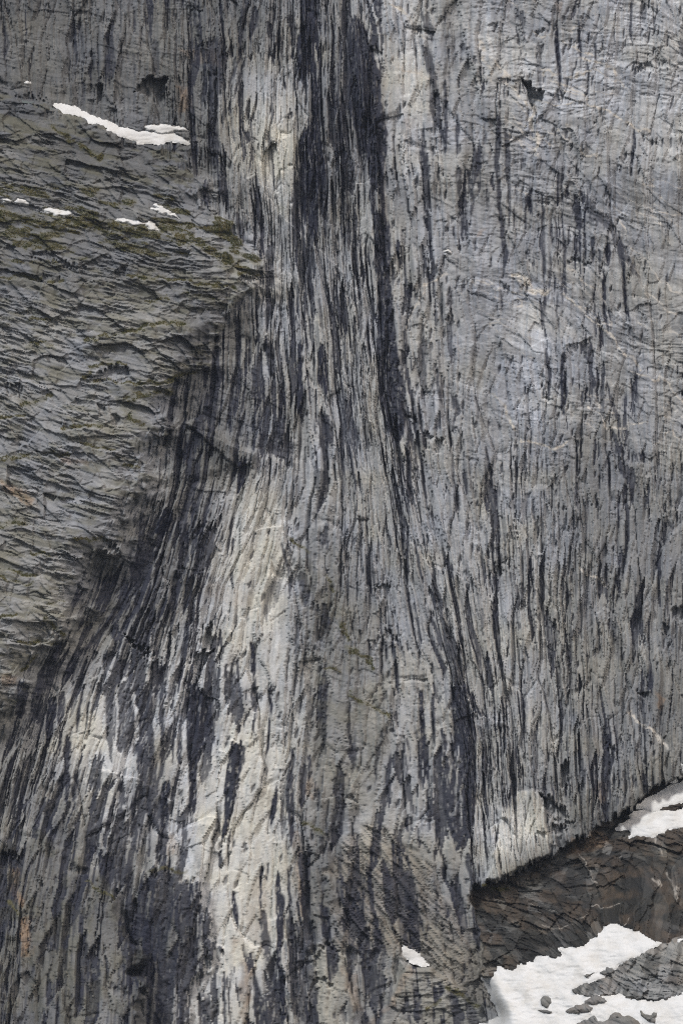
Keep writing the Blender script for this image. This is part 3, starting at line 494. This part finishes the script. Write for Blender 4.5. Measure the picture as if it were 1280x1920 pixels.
RUST = [([(22,1625),(40,1628),(43,1700),(36,1702),(24,1670)], .8), ([(42,1722),(60,1722),(61,1786),(46,1786)], .75), ([(0,905),(40,915),(68,930),(66,948),(40,935),(0,925)], .6), ([(335,160),(352,165),(352,205),(338,205)], .45),
 ([(475,1640),(500,1650),(505,1740),(500,1790),(470,1760),(462,1700)], .22), ([(452,1800),(470,1810),(466,1920),(455,1920)], .45), ([(436,1750),(446,1756),(442,1790),(434,1790)], .4), ([(575,1450),(588,1460),(586,1500),(576,1490)], .4),
 ([(476,1560),(490,1600),(480,1640),(470,1600)], .12), ([(310,1560),(330,1560),(330,1600),(312,1600)], .3), ([(548,1560),(562,1560),(572,1720),(560,1720)], .4), ([(1225,1300),(1245,1310),(1245,1335),(1230,1330)], .45), ([(1120,1465),(1138,1465),(1138,1500),(1124,1500)], .35),
 ([(640,1810),(672,1830),(680,1900),(660,1900)], .3), ([(760,1815),(780,1818),(745,1880),(700,1925),(690,1925),(735,1870)], .35), ([(1070,1575),(1120,1560),(1140,1580),(1060,1610)], .3), ([(375,1105),(400,1090),(460,1110),(470,1140),(400,1130)], .15), ([(895,430),(910,430),(908,442),(896,442)], .4),
 ([(340,95),(410,100),(412,120),(370,118)], .3), ([(1040,0),(1055,0),(1052,40),(1042,40)], .3), ([(0,1262),(35,1262),(32,1280),(5,1285)], .4), ([(755,225),(770,225),(772,262),(757,258)], .22), ([(60,900),(170,866),(165,876),(110,880)], .0), ([(110,862),(170,866),(165,874),(115,870)], .4)]
rust = np.zeros(PX.shape, F)
for poly, a in RUST:
    rust = np.maximum(rust, poly_mask(poly, 4, KX, KY) * a)
rust = np.maximum(rust, mD * .13 * sstep(.4, .65, fbm(PX / 30, PY / 20, 3, 233)))
rust = np.maximum(rust, mRamp * .12)
rust *= .5 + .8 * vnoise(PX / 5, PY / 12, 231)

# ------------------------------------------------------------------ snow beds
SNOW = [
 ('long curved snow strip lying on the ledge under the upper left wall', 1.6, [(105,197),(125,198),(140,200),(152,210),(170,217),(200,228),(215,235),(235,242),(262,248),(290,249),(318,250),(335,255),(350,265),(354,270),(335,266),(315,264),(300,269),(280,267),(262,268),(245,260),(225,253),(205,243),(192,232),(172,229),(155,218),(140,213),(118,212)]),
 ('thin snow sliver just above the right end of the long curved strip', 1.0, [(271,240),(280,235),(310,234),(325,236),(345,241),(352,246),(335,245),(315,248),(298,250),(290,246),(280,243)]),
 ('tiny snow speck high at the left edge above the mossy buttress', .8, [(46,155),(52,152),(56,158),(50,160)]),
 ('thin snow sliver at the far left edge on the mossy slope', .8, [(1,373),(12,373),(21,376),(21,379),(8,377)]),
 ('small humped snow patch beside the far left sliver', .9, [(28,378),(34,372),(45,376),(54,380),(52,384),(36,383)]),
 ('narrow snow strip alone in the middle of the brown mossy slope', .9, [(83,392),(95,391),(105,396),(118,399),(130,397),(137,402),(125,405),(108,404),(95,400)]),
 ('wavy thin snow strip on the mossy slope left of a blocky patch', .9, [(219,411),(235,411),(250,416),(262,414),(273,420),(255,423),(240,418),(225,416)]),
 ('small blocky snow patch at the right end of the wavy strip', .9, [(273,420),(278,416),(290,422),(297,431),(284,432)]),
 ('arrow shaped snow patch at the right tip of the mossy shelf', 1.0, [(282,391),(297,391),(290,382),(300,386),(312,393),(322,400),(336,410),(318,405),(300,399)]),
 ('tiny snow speck in the middle of the pale wall', .7, [(831,470),(838,468),(845,474),(842,478)]),
 ('white triangular snow patch on the ledge at the foot of the wall', 1.4, [(751,1790),(759,1775),(770,1782),(785,1792),(801,1811),(785,1808),(768,1800)]),
 ('upper of two snow tongues at the right edge below the wall', 1.6, [(1193,1514),(1215,1498),(1240,1485),(1262,1473),(1285,1468),(1336,1452),(1336,1490),(1285,1498),(1262,1508),(1240,1510),(1232,1518),(1220,1522),(1208,1516)]),
 ('lower of two snow tongues at the right edge above dark rock', 1.8, [(1157,1555),(1165,1546),(1180,1541),(1184,1525),(1195,1523),(1230,1522),(1285,1519),(1336,1514),(1336,1530),(1285,1546),(1250,1555),(1232,1563),(1215,1568),(1195,1566),(1180,1570),(1185,1560),(1178,1555),(1165,1556)]),
 ('tiny snow speck above the upper snow tongue', .7, [(1258,1464),(1263,1460),(1268,1466),(1260,1469)]),
 ('thin snow edge at the right border above the snow tongues', .8, [(1276,1434),(1290,1428),(1300,1450),(1278,1454)]),
 ('small snow sliver at the right border above the striped slab', .8, [(1268,1765),(1285,1757),(1300,1752),(1300,1758),(1285,1763)]),
 ('large dirty white snowfield filling the lower right corner', 2.0, [(905,1833),(920,1836),(930,1825),(935,1815),(945,1820),(963,1820),(975,1811),(1000,1806),(1004,1797),(1015,1793),(1035,1799),(1060,1792),(1052,1785),(1048,1779),(1075,1778),(1095,1775),(1098,1770),(1115,1760),(1128,1750),(1133,1737),(1145,1734),(1160,1736),(1180,1745),(1195,1748),(1205,1758),(1225,1768),(1238,1769),(1225,1775),(1215,1778),(1195,1790),(1170,1800),(1155,1812),(1148,1822),(1130,1830),(1110,1838),(1080,1848),(1066,1858),(1072,1864),(1100,1870),(1130,1870),(1160,1867),(1190,1876),(1225,1881),(1260,1873),(1285,1861),(1336,1845),(1336,1976),(895,1976),(900,1922),(925,1912),(938,1909),(932,1890),(920,1865),(910,1845)]),
]
ROCKS = [('dark ragged rock poking through the snow, upper left of the pair', [(1012,1874),(1018,1868),(1030,1870),(1036,1880),(1026,1886),(1013,1883)]),
 ('thin dark rock streak in the snow just below the ragged rock', [(1005,1892),(1020,1894),(1036,1897),(1028,1903),(1014,1900)]),
 ('rounded grey rock hump in the snow below the striped slab', [(1059,1894),(1080,1885),(1100,1883),(1111,1889),(1100,1899),(1080,1903),(1065,1901)]),
 ('flat grey rock hump in the snow nearest the striped slab', [(1095,1876),(1115,1867),(1130,1871),(1134,1879),(1118,1884),(1100,1882)]),
 ('broad grey rock hump cut by the bottom edge in the snow', [(1085,1922),(1110,1905),(1125,1914),(1155,1900),(1180,1907),(1208,1922),(1215,1950),(1080,1950)]),
 ('small triangular grey rock in the snow at the lower right', [(1198,1898),(1215,1900),(1231,1898),(1226,1916),(1211,1912)]),
 ('tiny dark rock lens in the middle of the snowfield', [(1094,1826),(1102,1822),(1110,1825),(1103,1829)]),
 ('dark rock sliver in the snow left of the striped slab', [(1122,1826),(1130,1820),(1146,1816),(1147,1821),(1132,1827)])]
def box_blur(a, r):
    k = int(r)
    for ax in (0, 1):
        for _ in range(2):
            pad = [(0, 0), (0, 0)]; pad[ax] = (k + 1, k)
            c = np.cumsum(np.pad(a, pad, mode='edge'), ax, dtype=np.float64)
            hi = np.take(c, range(2 * k + 1, c.shape[ax]), ax); lo = np.take(c, range(0, c.shape[ax] - 2 * k - 1), ax)
            a = ((hi - lo) / (2 * k + 1)).astype(F)
    return a
total = macro + D
rocks_d = np.full(PX.shape, -99, F); rock_id = np.full(PX.shape, -1, np.int32)
for k, (lab, poly) in enumerate(ROCKS):
    p = np.array(poly); s = window(p[:, 0].min(), p[:, 0].max(), p[:, 1].min(), p[:, 1].max(), 14)
    sd = sdist(poly, IX[s], IY[s]); up = sd > rocks_d[s]
    rocks_d[s] = np.where(up, sd, rocks_d[s]); rock_id[s] = np.where(up & (sd > -4), k, rock_id[s])
bed = box_blur(total, 7)
snow_sd = np.full(PX.shape, -99, F)
SX = PX + (fbm(PX / 8, PY / 5, 4, 241) - .5) * 10; SY = PY + (fbm(PX / 8, PY / 5, 4, 242) - .5) * 7
snow_win = []
for lab, th, poly in SNOW:
    p = np.array(poly); s = window(p[:, 0].min(), p[:, 0].max(), p[:, 1].min(), p[:, 1].max(), 16)
    sd = sdist(poly, SX[s], SY[s]); snow_sd[s] = np.maximum(snow_sd[s], sd); snow_win.append((s, sd))
under = sstep(-4, 0, snow_sd)
total = total * (1 - under) + (bed - 1.0 + .35 * (D - box_blur(D, 4))) * under
rk = sstep(-3, 1, rocks_d)
total = total + rk * (3.2 + .8 * np.clip(rocks_d, 0, 8) * .3) * under
total = total.astype(F)

# ------------------------------------------------------------------ world positions
XW = (PX - 640) * S; ZW = (960 - PY) * S
k = 1 - total / DIST
VX = XW * k; VY = -total; VZ = ZW * k

# ------------------------------------------------------------------ rock colour fields
alb = np.interp(TONE, [2, 3, 4, 5, 6, 7, 8], [.060, .115, .185, .275, .40, .54, .64]).astype(F)
bcell = hsh(l1i, l1j, 306) * .35 + hsh(l2i, l2j, 307) * .4 + hsh(l3i, l3j, 308) * .25
cell = (hsh(s2i, s2j, 301) * .35 + hsh(s3i, s3j, 302) * .35 + hsh(s4i, s4j, 305) * .3) * (1 - blocky) + bcell * blocky
alb *= .76 + .48 * cell
alb *= .84 + .32 * fbm(U / 6, V / 30, 3, 311)
band = fbm((PX + PY * .3) / 90, (PY - PX * .24 + (fbm(PX / 120, PY / 120, 2, 44) - .5) * 40) / 6, 3, 142)
alb *= 1 + (np.clip((strata - .5) * .5, -.1, .1) + np.clip((band - .5) * 1.2, -.2, .2) * sstep(.4, .6, vnoise(PX / 90, PY / 60, 143)) - .06) * wall
alb *= (1 - .24 * mBrk) * (1 - .12 * wall) * (1 - .12 * mRamp)
alb *= .95 + .10 * fbm(PX / 3.5, PY / 3.5, 2, 313)
alb *= 1 - .45 * mU * sstep(.3, .7, fbm(PX / 80, PY / 80, 2, 314)) * .4
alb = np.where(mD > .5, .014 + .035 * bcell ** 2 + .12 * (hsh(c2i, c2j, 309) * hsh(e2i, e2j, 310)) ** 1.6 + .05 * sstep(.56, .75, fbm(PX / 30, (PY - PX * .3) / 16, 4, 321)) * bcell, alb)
slabc = (.15 + .12 * fbm((PX + PY) / 30, (PY - PX * .1) / 6, 3, 331)) * (.6 + .6 * sstep(.35, .6, fbm((PX + PY * .4) / 9, (PY - PX * .5) / 40, 3, 332)))
alb = np.where(mSlab > .5, slabc, alb)
alb = np.where((rk > .3) & (under > .5), .17 * (.6 + .8 * cell), alb)
alb = np.where(mBeige > .5, np.maximum(alb, .30 * (.7 + .5 * cell)), alb)
alb = np.clip(alb * (1 + pale * .9 + mClean * .05), .02, .66)
warm = np.clip(.40 + mClean * .22 + .5 * (mBeige + mFoot * .5) + sstep(800, 1500, PY) * .14 - wall * .22 + mRamp * .25 + pale * .7 + (fbm(PX / 50, PY / 50, 3, 341) - .5) * 1.1 + .25 * wall * sstep(1050, 1280, PX), 0, 1)
warm = np.where(mD > .5, np.clip(warm + .15, 0, 1), warm)
stain_shade *= (1 - mD)
stain_shade = np.clip(np.where(mSlab > .5, 0, stain_shade) * (1 - .7 * veins), 0, 1)
A_att = np.stack([alb, stain_shade, moss, np.ones_like(alb)], -1).astype(F)
B_att = np.stack([rust, veins, warm, np.ones_like(alb)], -1).astype(F)

# ------------------------------------------------------------------ materials
def rock_material():
    m = bpy.data.materials.new('cliff_rock'); m.use_nodes = True
    t = m.node_tree; N = t.nodes; Lk = t.links; bs = N['Principled BSDF']
    def sep(name):
        a = N.new('ShaderNodeAttribute'); a.attribute_name = name
        c = N.new('ShaderNodeSeparateColor'); Lk.new(a.outputs['Color'], c.inputs[0]); return c.outputs
    A = sep('rock_masks'); B = sep('mineral_masks')
    geo = N.new('ShaderNodeNewGeometry')
    def noise(sc, det, vec=None):
        n = N.new('ShaderNodeTexNoise'); n.inputs['Scale'].default_value = sc; n.inputs['Detail'].default_value = det
        Lk.new(vec or geo.outputs['Position'], n.inputs['Vector']); return n.outputs['Fac']
    def math_(op, a, b):
        n = N.new('ShaderNodeMath'); n.operation = op
        for i, v in enumerate((a, b)):
            if isinstance(v, (int, float)): n.inputs[i].default_value = v
            else: Lk.new(v, n.inputs[i])
        return n.outputs[0]
    def mix(f, a, b, mode='MIX'):
        n = N.new('ShaderNodeMix'); n.data_type = 'RGBA'; n.blend_type = mode
        for s, v in ((n.inputs[0], f), (n.inputs[6], a), (n.inputs[7], b)):
            if isinstance(v, tuple): s.default_value = (*v, 1)
            elif isinstance(v, (int, float)): s.default_value = v
            else: Lk.new(v, s)
        return n.outputs[2]
    tint = mix(B[2], (.93, .985, 1.09), (1.03, 1.01, .90))
    grain = math_('ADD', .88, math_('MULTIPLY', noise(1.1, 4), .24))
    val = math_('MULTIPLY', A[0], grain)
    comb = N.new('ShaderNodeCombineColor')
    for i in range(3): Lk.new(val, comb.inputs[i])
    col = mix(1.0, comb.outputs[0], tint, 'MULTIPLY')
    col = mix(B[1], col, (.60, .57, .52))
    col = mix(B[0], col, (.31, .215, .14))
    col = mix(math_('MULTIPLY', A[1], .97), col, (.015, .018, .036))
    mossc = mix(noise(.35, 3), (.072, .072, .032), (.16, .145, .068))
    col = mix(math_('MULTIPLY', A[2], .85), col, mossc)
    Lk.new(col, bs.inputs['Base Color'])
    Lk.new(math_('SUBTRACT', .88, math_('MULTIPLY', A[1], .22)), bs.inputs['Roughness'])
    bs.inputs['Specular IOR Level'].default_value = .25
    b = N.new('ShaderNodeBump'); b.inputs['Strength'].default_value = .3; b.inputs['Distance'].default_value = .3
    Lk.new(noise(.9, 5), b.inputs['Height']); Lk.new(b.outputs[0], bs.inputs['Normal'])
    return m
def snow_material():
    m = bpy.data.materials.new('old_snow'); m.use_nodes = True
    t = m.node_tree; N = t.nodes; Lk = t.links; bs = N['Principled BSDF']
    geo = N.new('ShaderNodeNewGeometry')
    n = N.new('ShaderNodeTexNoise'); n.inputs['Scale'].default_value = .09; n.inputs['Detail'].default_value = 7
    n.inputs['Roughness'].default_value = .65
    Lk.new(geo.outputs['Position'], n.inputs['Vector'])
    r = N.new('ShaderNodeValToRGB'); r.color_ramp.elements[0].position = .30; r.color_ramp.elements[0].color = (.60, .59, .56, 1)
    r.color_ramp.elements[1].position = .58; r.color_ramp.elements[1].color = (.72, .73, .73, 1)
    Lk.new(n.outputs['Fac'], r.inputs[0]); Lk.new(r.outputs[0], bs.inputs['Base Color'])
    bs.inputs['Roughness'].default_value = .8; bs.inputs['Specular IOR Level'].default_value = .2
    return m
def grass_material():
    m = bpy.data.materials.new('ledge_grass'); m.use_nodes = True
    t = m.node_tree; N = t.nodes; Lk = t.links; bs = N['Principled BSDF']
    geo = N.new('ShaderNodeNewGeometry')
    n = N.new('ShaderNodeTexNoise'); n.inputs['Scale'].default_value = .2; Lk.new(geo.outputs['Position'], n.inputs['Vector'])
    r = N.new('ShaderNodeValToRGB'); r.color_ramp.elements[0].position = .35; r.color_ramp.elements[0].color = (.075, .085, .02, 1)
    r.color_ramp.elements[1].position = .65; r.color_ramp.elements[1].color = (.17, .14, .045, 1)
    Lk.new(n.outputs['Fac'], r.inputs[0]); Lk.new(r.outputs[0], bs.inputs['Base Color']); bs.inputs['Roughness'].default_value = .9
    return m
ROCK, SNOWM, GRASS = rock_material(), snow_material(), grass_material()

# ------------------------------------------------------------------ mesh building
def grid_object(name, faces, vx, vy, vz, mat, atts=None, parent=None):
    """faces: (n, 4) indices into the flat grid arrays"""
    ids, inv = np.unique(faces, return_inverse=True); inv = inv.reshape(-1).astype(np.int32)
    me = bpy.data.meshes.new(name); nf = len(faces)
    me.vertices.add(len(ids)); me.loops.add(nf * 4); me.polygons.add(nf)
    co = np.stack([vx.ravel()[ids], vy.ravel()[ids], vz.ravel()[ids]], -1).astype(F)
    me.vertices.foreach_set('co', co.ravel())
    me.loops.foreach_set('vertex_index', inv)
    me.polygons.foreach_set('loop_start', np.arange(0, nf * 4, 4, dtype=np.int32))
    me.update(calc_edges=True)
    for an, arr in (atts or {}).items():
        a = me.attributes.new(an, 'FLOAT_COLOR', 'POINT')
        a.data.foreach_set('color', arr.reshape(-1, 4)[ids].ravel())
    me.materials.append(mat)
    o = bpy.data.objects.new(name, me); scn.collection.objects.link(o)
    if parent is not None: o.parent = parent
    return o
idx = np.arange(NX * NY, dtype=np.int32).reshape(NY, NX)
QUADS = np.stack([idx[1:, :-1], idx[1:, 1:], idx[:-1, 1:], idx[:-1, :-1]], -1).reshape(-1, 4)
def at_face(a): return a[:-1, :-1].ravel()
land = np.zeros((NY, NX), np.int32)                       # 0 wall
for i, m in enumerate([mB, mU, mD, mBoss, mBrk, mFoot, mSlab]):
    land[m > .5] = i + 1
land[(rk > .35) & (under > .3) & (rock_id >= 0)] = 20
landf = at_face(land)
rid = at_face(rock_id)
ATT = {'rock_masks': A_att, 'mineral_masks': B_att}
def build(name, sel, parent=None):
    return grid_object(name, QUADS[sel], VX, VY, VZ, ROCK, ATT, parent)
def split(parent_name, code, ci, cj, piece, limit, min_faces, special=()):
    """the landform is an Empty at its foot; its slabs or blocks are parts under it"""
    inside = (land == code)[:-1, :-1]
    key = (ci.astype(np.int64) * 100003 + cj.astype(np.int64))[:-1, :-1]
    lab = np.full(inside.shape, -1, np.int32); names = []
    ks, inv, cnt = np.unique(key[inside], return_inverse=True, return_counts=True)
    order = [o for o in np.argsort(-cnt)[:limit] if cnt[o] >= min_faces] or [int(np.argmax(cnt))]
    lut = np.full(len(ks), -1, np.int32); lut[order] = np.arange(len(order)); lab[inside] = lut[inv]
    names = [(piece, None)] * len(order)
    for nm, lb, m in special:
        lab[inside & (m[:-1, :-1] > .5)] = len(names); names.append((nm, lb))
    for _ in range(400):                                   # slivers join the slab next to them
        todo = inside & (lab < 0)
        if not todo.any(): break
        for ax, sh in ((0, 1), (0, -1), (1, 1), (1, -1)):
            r = np.roll(lab, sh, ax); t = todo & (lab < 0) & (r >= 0); lab[t] = r[t]
    if code in (4, 6, 7):                                  # one part, one connected piece
        jj, ii = np.nonzero(inside); w_ = (slice(jj.min(), jj.max() + 1), slice(ii.min(), ii.max() + 1))
        L = lab[w_]; comp = np.where(L >= 0, np.arange(L.size).reshape(L.shape) + 1, 0); pad = np.pad
        for _ in range(900):
            old = comp; cp = pad(comp, 1); lp = pad(L, 1, constant_values=-1)
            for dy, dx in ((0, 1), (2, 1), (1, 0), (1, 2)):
                nb = cp[dy:dy + L.shape[0], dx:dx + L.shape[1]]; same = lp[dy:dy + L.shape[0], dx:dx + L.shape[1]] == L
                comp = np.where((L >= 0) & same, np.maximum(comp, nb), comp)
            if (comp == old).all(): break
        new = np.full(L.shape, -1, np.int32); nn = []
        for c_ in np.unique(comp[comp > 0]):
            m_ = comp == c_
            if m_.sum() >= 25: new[m_] = len(nn); nn.append(names[L[m_][0]])
        for _ in range(200):
            todo = (L >= 0) & (new < 0)
            if not todo.any(): break
            np_ = pad(new, 1, constant_values=-1); before = (new >= 0).sum()
            for dy, dx in ((0, 1), (2, 1), (1, 0), (1, 2)):
                nb = np_[dy:dy + L.shape[0], dx:dx + L.shape[1]]; t = todo & (new < 0) & (nb >= 0); new[t] = nb[t]
            if (new >= 0).sum() == before: break
        lab[w_] = new; names = nn
    root = bpy.data.objects.new(parent_name, None); scn.collection.objects.link(root)
    lf = lab.ravel(); sel = np.nonzero((lf >= 0) & inside.ravel())[0]
    jj, ii = sel // (NX - 1), sel % (NX - 1); foot = jj.max()
    root.location = (float(VX[jj, ii].mean()), float(VY[jj, ii].mean()), float(VZ[foot].mean()))
    root.empty_display_size = 5
    srt = sel[np.argsort(lf[sel], kind='stable')]; gs = lf[srt]
    for n in range(len(names)):
        a, b = np.searchsorted(gs, n), np.searchsorted(gs, n, 'right')
        if b - a < 4: continue
        o = build(names[n][0], srt[a:b], root)
        o.matrix_parent_inverse.translation = -root.location
        if names[n][1]: o['label'] = names[n][1]
    return root
def structure(o): o['kind'] = 'structure'; return o
def thing(o, label, cat, group=None):
    o['label'] = label; o['category'] = cat
    if group: o['group'] = group
    return o
structure(split('rock_wall', 0, s1i, s1j, 'rock_slab', 280, 200,
  [('overhanging_slab', 'pale clean slab hanging over the dark slope at its lower edge', mOver), ('sloping_ledge', 'brown grey sloping ledge slab', mLedge), ('beige_face', 'beige broken rock face', mBeige)]))
structure(split('mossy_rock_buttress', 1, b1i, b1j, 'rock_block', 200, 60))
structure(split('recessed_rock_wall', 2, s1i, s1j, 'rock_slab', 60, 60))
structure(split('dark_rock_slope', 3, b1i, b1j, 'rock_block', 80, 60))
thing(split('rock_boss', 4, s1i, s1j, 'rock_slab', 30, 60,
  [('mossy_cap', 'thin mossy cap along the top of the boss', poly_mask([(262,1618),(345,1618),(392,1650),(392,1662),(340,1650),(300,1645),(262,1655)], 2, IX, IY))]), 'black stained rounded rock boss with a mossy cap at the lower left', 'rock')
structure(split('broken_rock_slope', 5, b1i, b1j, 'rock_block', 80, 60))
thing(split('rock_outcrop', 6, b1i, b1j, 'rock_block', 30, 60,
  [('wet_black_face', 'black wet face of the outcrop with pale drips', poly_mask([(815,1840),(842,1845),(872,1862),(892,1900),(902,1990),(815,1990)], 2, IX, IY))]), 'brown rock outcrop below the triangular snow patch at the bottom', 'rock')
thing(split('rock_slab_outcrop', 7, b1i, b1j, 'rock_block', 20, 60,
  [('slab_tip', 'narrow left tip of the slab running into the snow', poly_mask([(1050,1870),(1090,1835),(1150,1810),(1150,1875),(1060,1880)], 2, IX, IY))]), 'striped brown grey rock slab rising out of the snowfield at right', 'rock')
for k_, (lab, poly) in enumerate(ROCKS):
    sel = (landf == 20) & (rid == k_)
    if sel.sum() > 3: thing(build('snow_rock', sel), lab, 'rock', 'rocks showing through the snowfield')

# snow: a smooth bed over the rock, thinning to a sharp melted rim
ripple = (fbm(PX / 14, PY / 5, 4, 401) - .5) * 1.5 + (fbm(PX / 5, PY / 2.6, 2, 402) - .5) * .35
for (lab, th, poly), (s, sd) in zip(SNOW, snow_win):
    edge = np.clip(sd / 1.6, -2.2, 1)
    z = bed[s] + (.3 if th > 1.3 else 1.1) * np.maximum(edge, -1.6) + th * .3 * np.clip(sd / 14, 0, 1) + ripple[s] * np.clip(sd / 8 - .2, 0, 1) + .15
    sub = idx[s]; f = np.stack([sub[1:, :-1], sub[1:, 1:], sub[:-1, 1:], sub[:-1, :-1]], -1)
    keep = np.maximum.reduce([sd[1:, :-1], sd[1:, 1:], sd[:-1, 1:], sd[:-1, :-1]]) > -2.0
    vy = VY.copy(); vy[s] = -z
    kk = 1 - z / DIST
    vx = VX.copy(); vx[s] = XW[s] * kk; vz = VZ.copy(); vz[s] = ZW[s] * kk
    o = grid_object('snow_field' if 'snowfield filling' in lab else 'snow_patch', f[keep], vx, vy, vz, SNOWM)
    o.data.polygons.foreach_set('use_smooth', np.ones(len(o.data.polygons), bool))
    thing(o, lab, 'snow', 'snow patches on the cliff')

# grass tufts on the shelves: blades nobody could count, one object
rng = np.random.default_rng(4)
cand = np.nonzero((moss > .55).ravel() & (snow_sd < -4).ravel() & (stain_shade < .5).ravel())[0]
pick = rng.choice(cand, min(9000, len(cand)), replace=False)
n = len(pick); bx = VX.ravel()[pick]; by = VY.ravel()[pick]; bz = VZ.ravel()[pick]
co = []; 
for b in range(4):
    a = rng.uniform(0, 6.28, n); h = rng.uniform(.35, 1.0, n); wd = rng.uniform(.10, .25, n)
    ox, oy = rng.uniform(-.35, .35, n), rng.uniform(-.25, .15, n)
    lx, ly = np.cos(a) * h * .5, -np.abs(np.sin(a)) * h * .6
    p0 = np.stack([bx + ox - wd, by + oy, bz - .1], -1); p1 = np.stack([bx + ox + wd, by + oy - .03, bz - .1], -1)
    p2 = np.stack([bx + ox + lx, by + oy + ly, bz + h], -1)
    co.append(np.stack([p0, p1, p2], 1))
co = np.concatenate(co).reshape(-1, 3).astype(F); nt_ = len(co) // 3
me = bpy.data.meshes.new('grass'); me.vertices.add(len(co)); me.loops.add(len(co)); me.polygons.add(nt_)
me.vertices.foreach_set('co', co.ravel()); me.loops.foreach_set('vertex_index', np.arange(len(co), dtype=np.int32))
me.polygons.foreach_set('loop_start', np.arange(0, len(co), 3, dtype=np.int32)); me.update(calc_edges=True)
me.materials.append(GRASS); g = bpy.data.objects.new('grass', me); scn.collection.objects.link(g)
g['kind'] = 'stuff'; g['label'] = 'yellow green grass tufts along the shelves of the left buttress'; g['category'] = 'grass'

# valley air: a thin even haze between the camera and the face
hz = bpy.data.materials.new('valley_haze'); hz.use_nodes = True
N = hz.node_tree.nodes; N.remove(N['Principled BSDF'])
pv = N.new('ShaderNodeVolumePrincipled'); pv.inputs['Color'].default_value = (.80, .88, 1.0, 1)
pv.inputs['Density'].default_value = HAZE; pv.inputs['Anisotropy'].default_value = 0.2
hz.node_tree.links.new(pv.outputs[0], N['Material Output'].inputs['Volume'])
lo = np.array([-700, -DIST - 50, float(VZ.min()) - 1.0 - 5]); hi = np.array([700, float(VY.max()) + 40, float(VZ.max()) + 8])
cs = [(x, y, z) for x in (lo[0], hi[0]) for y in (lo[1], hi[1]) for z in (lo[2], hi[2])]
me = bpy.data.meshes.new('haze')
me.from_pydata(cs, [], [(0, 1, 3, 2), (4, 6, 7, 5), (0, 4, 5, 1), (2, 3, 7, 6), (0, 2, 6, 4), (1, 5, 7, 3)])
me.materials.append(hz); ho = bpy.data.objects.new('haze', me); scn.collection.objects.link(ho); ho['kind'] = 'stuff'
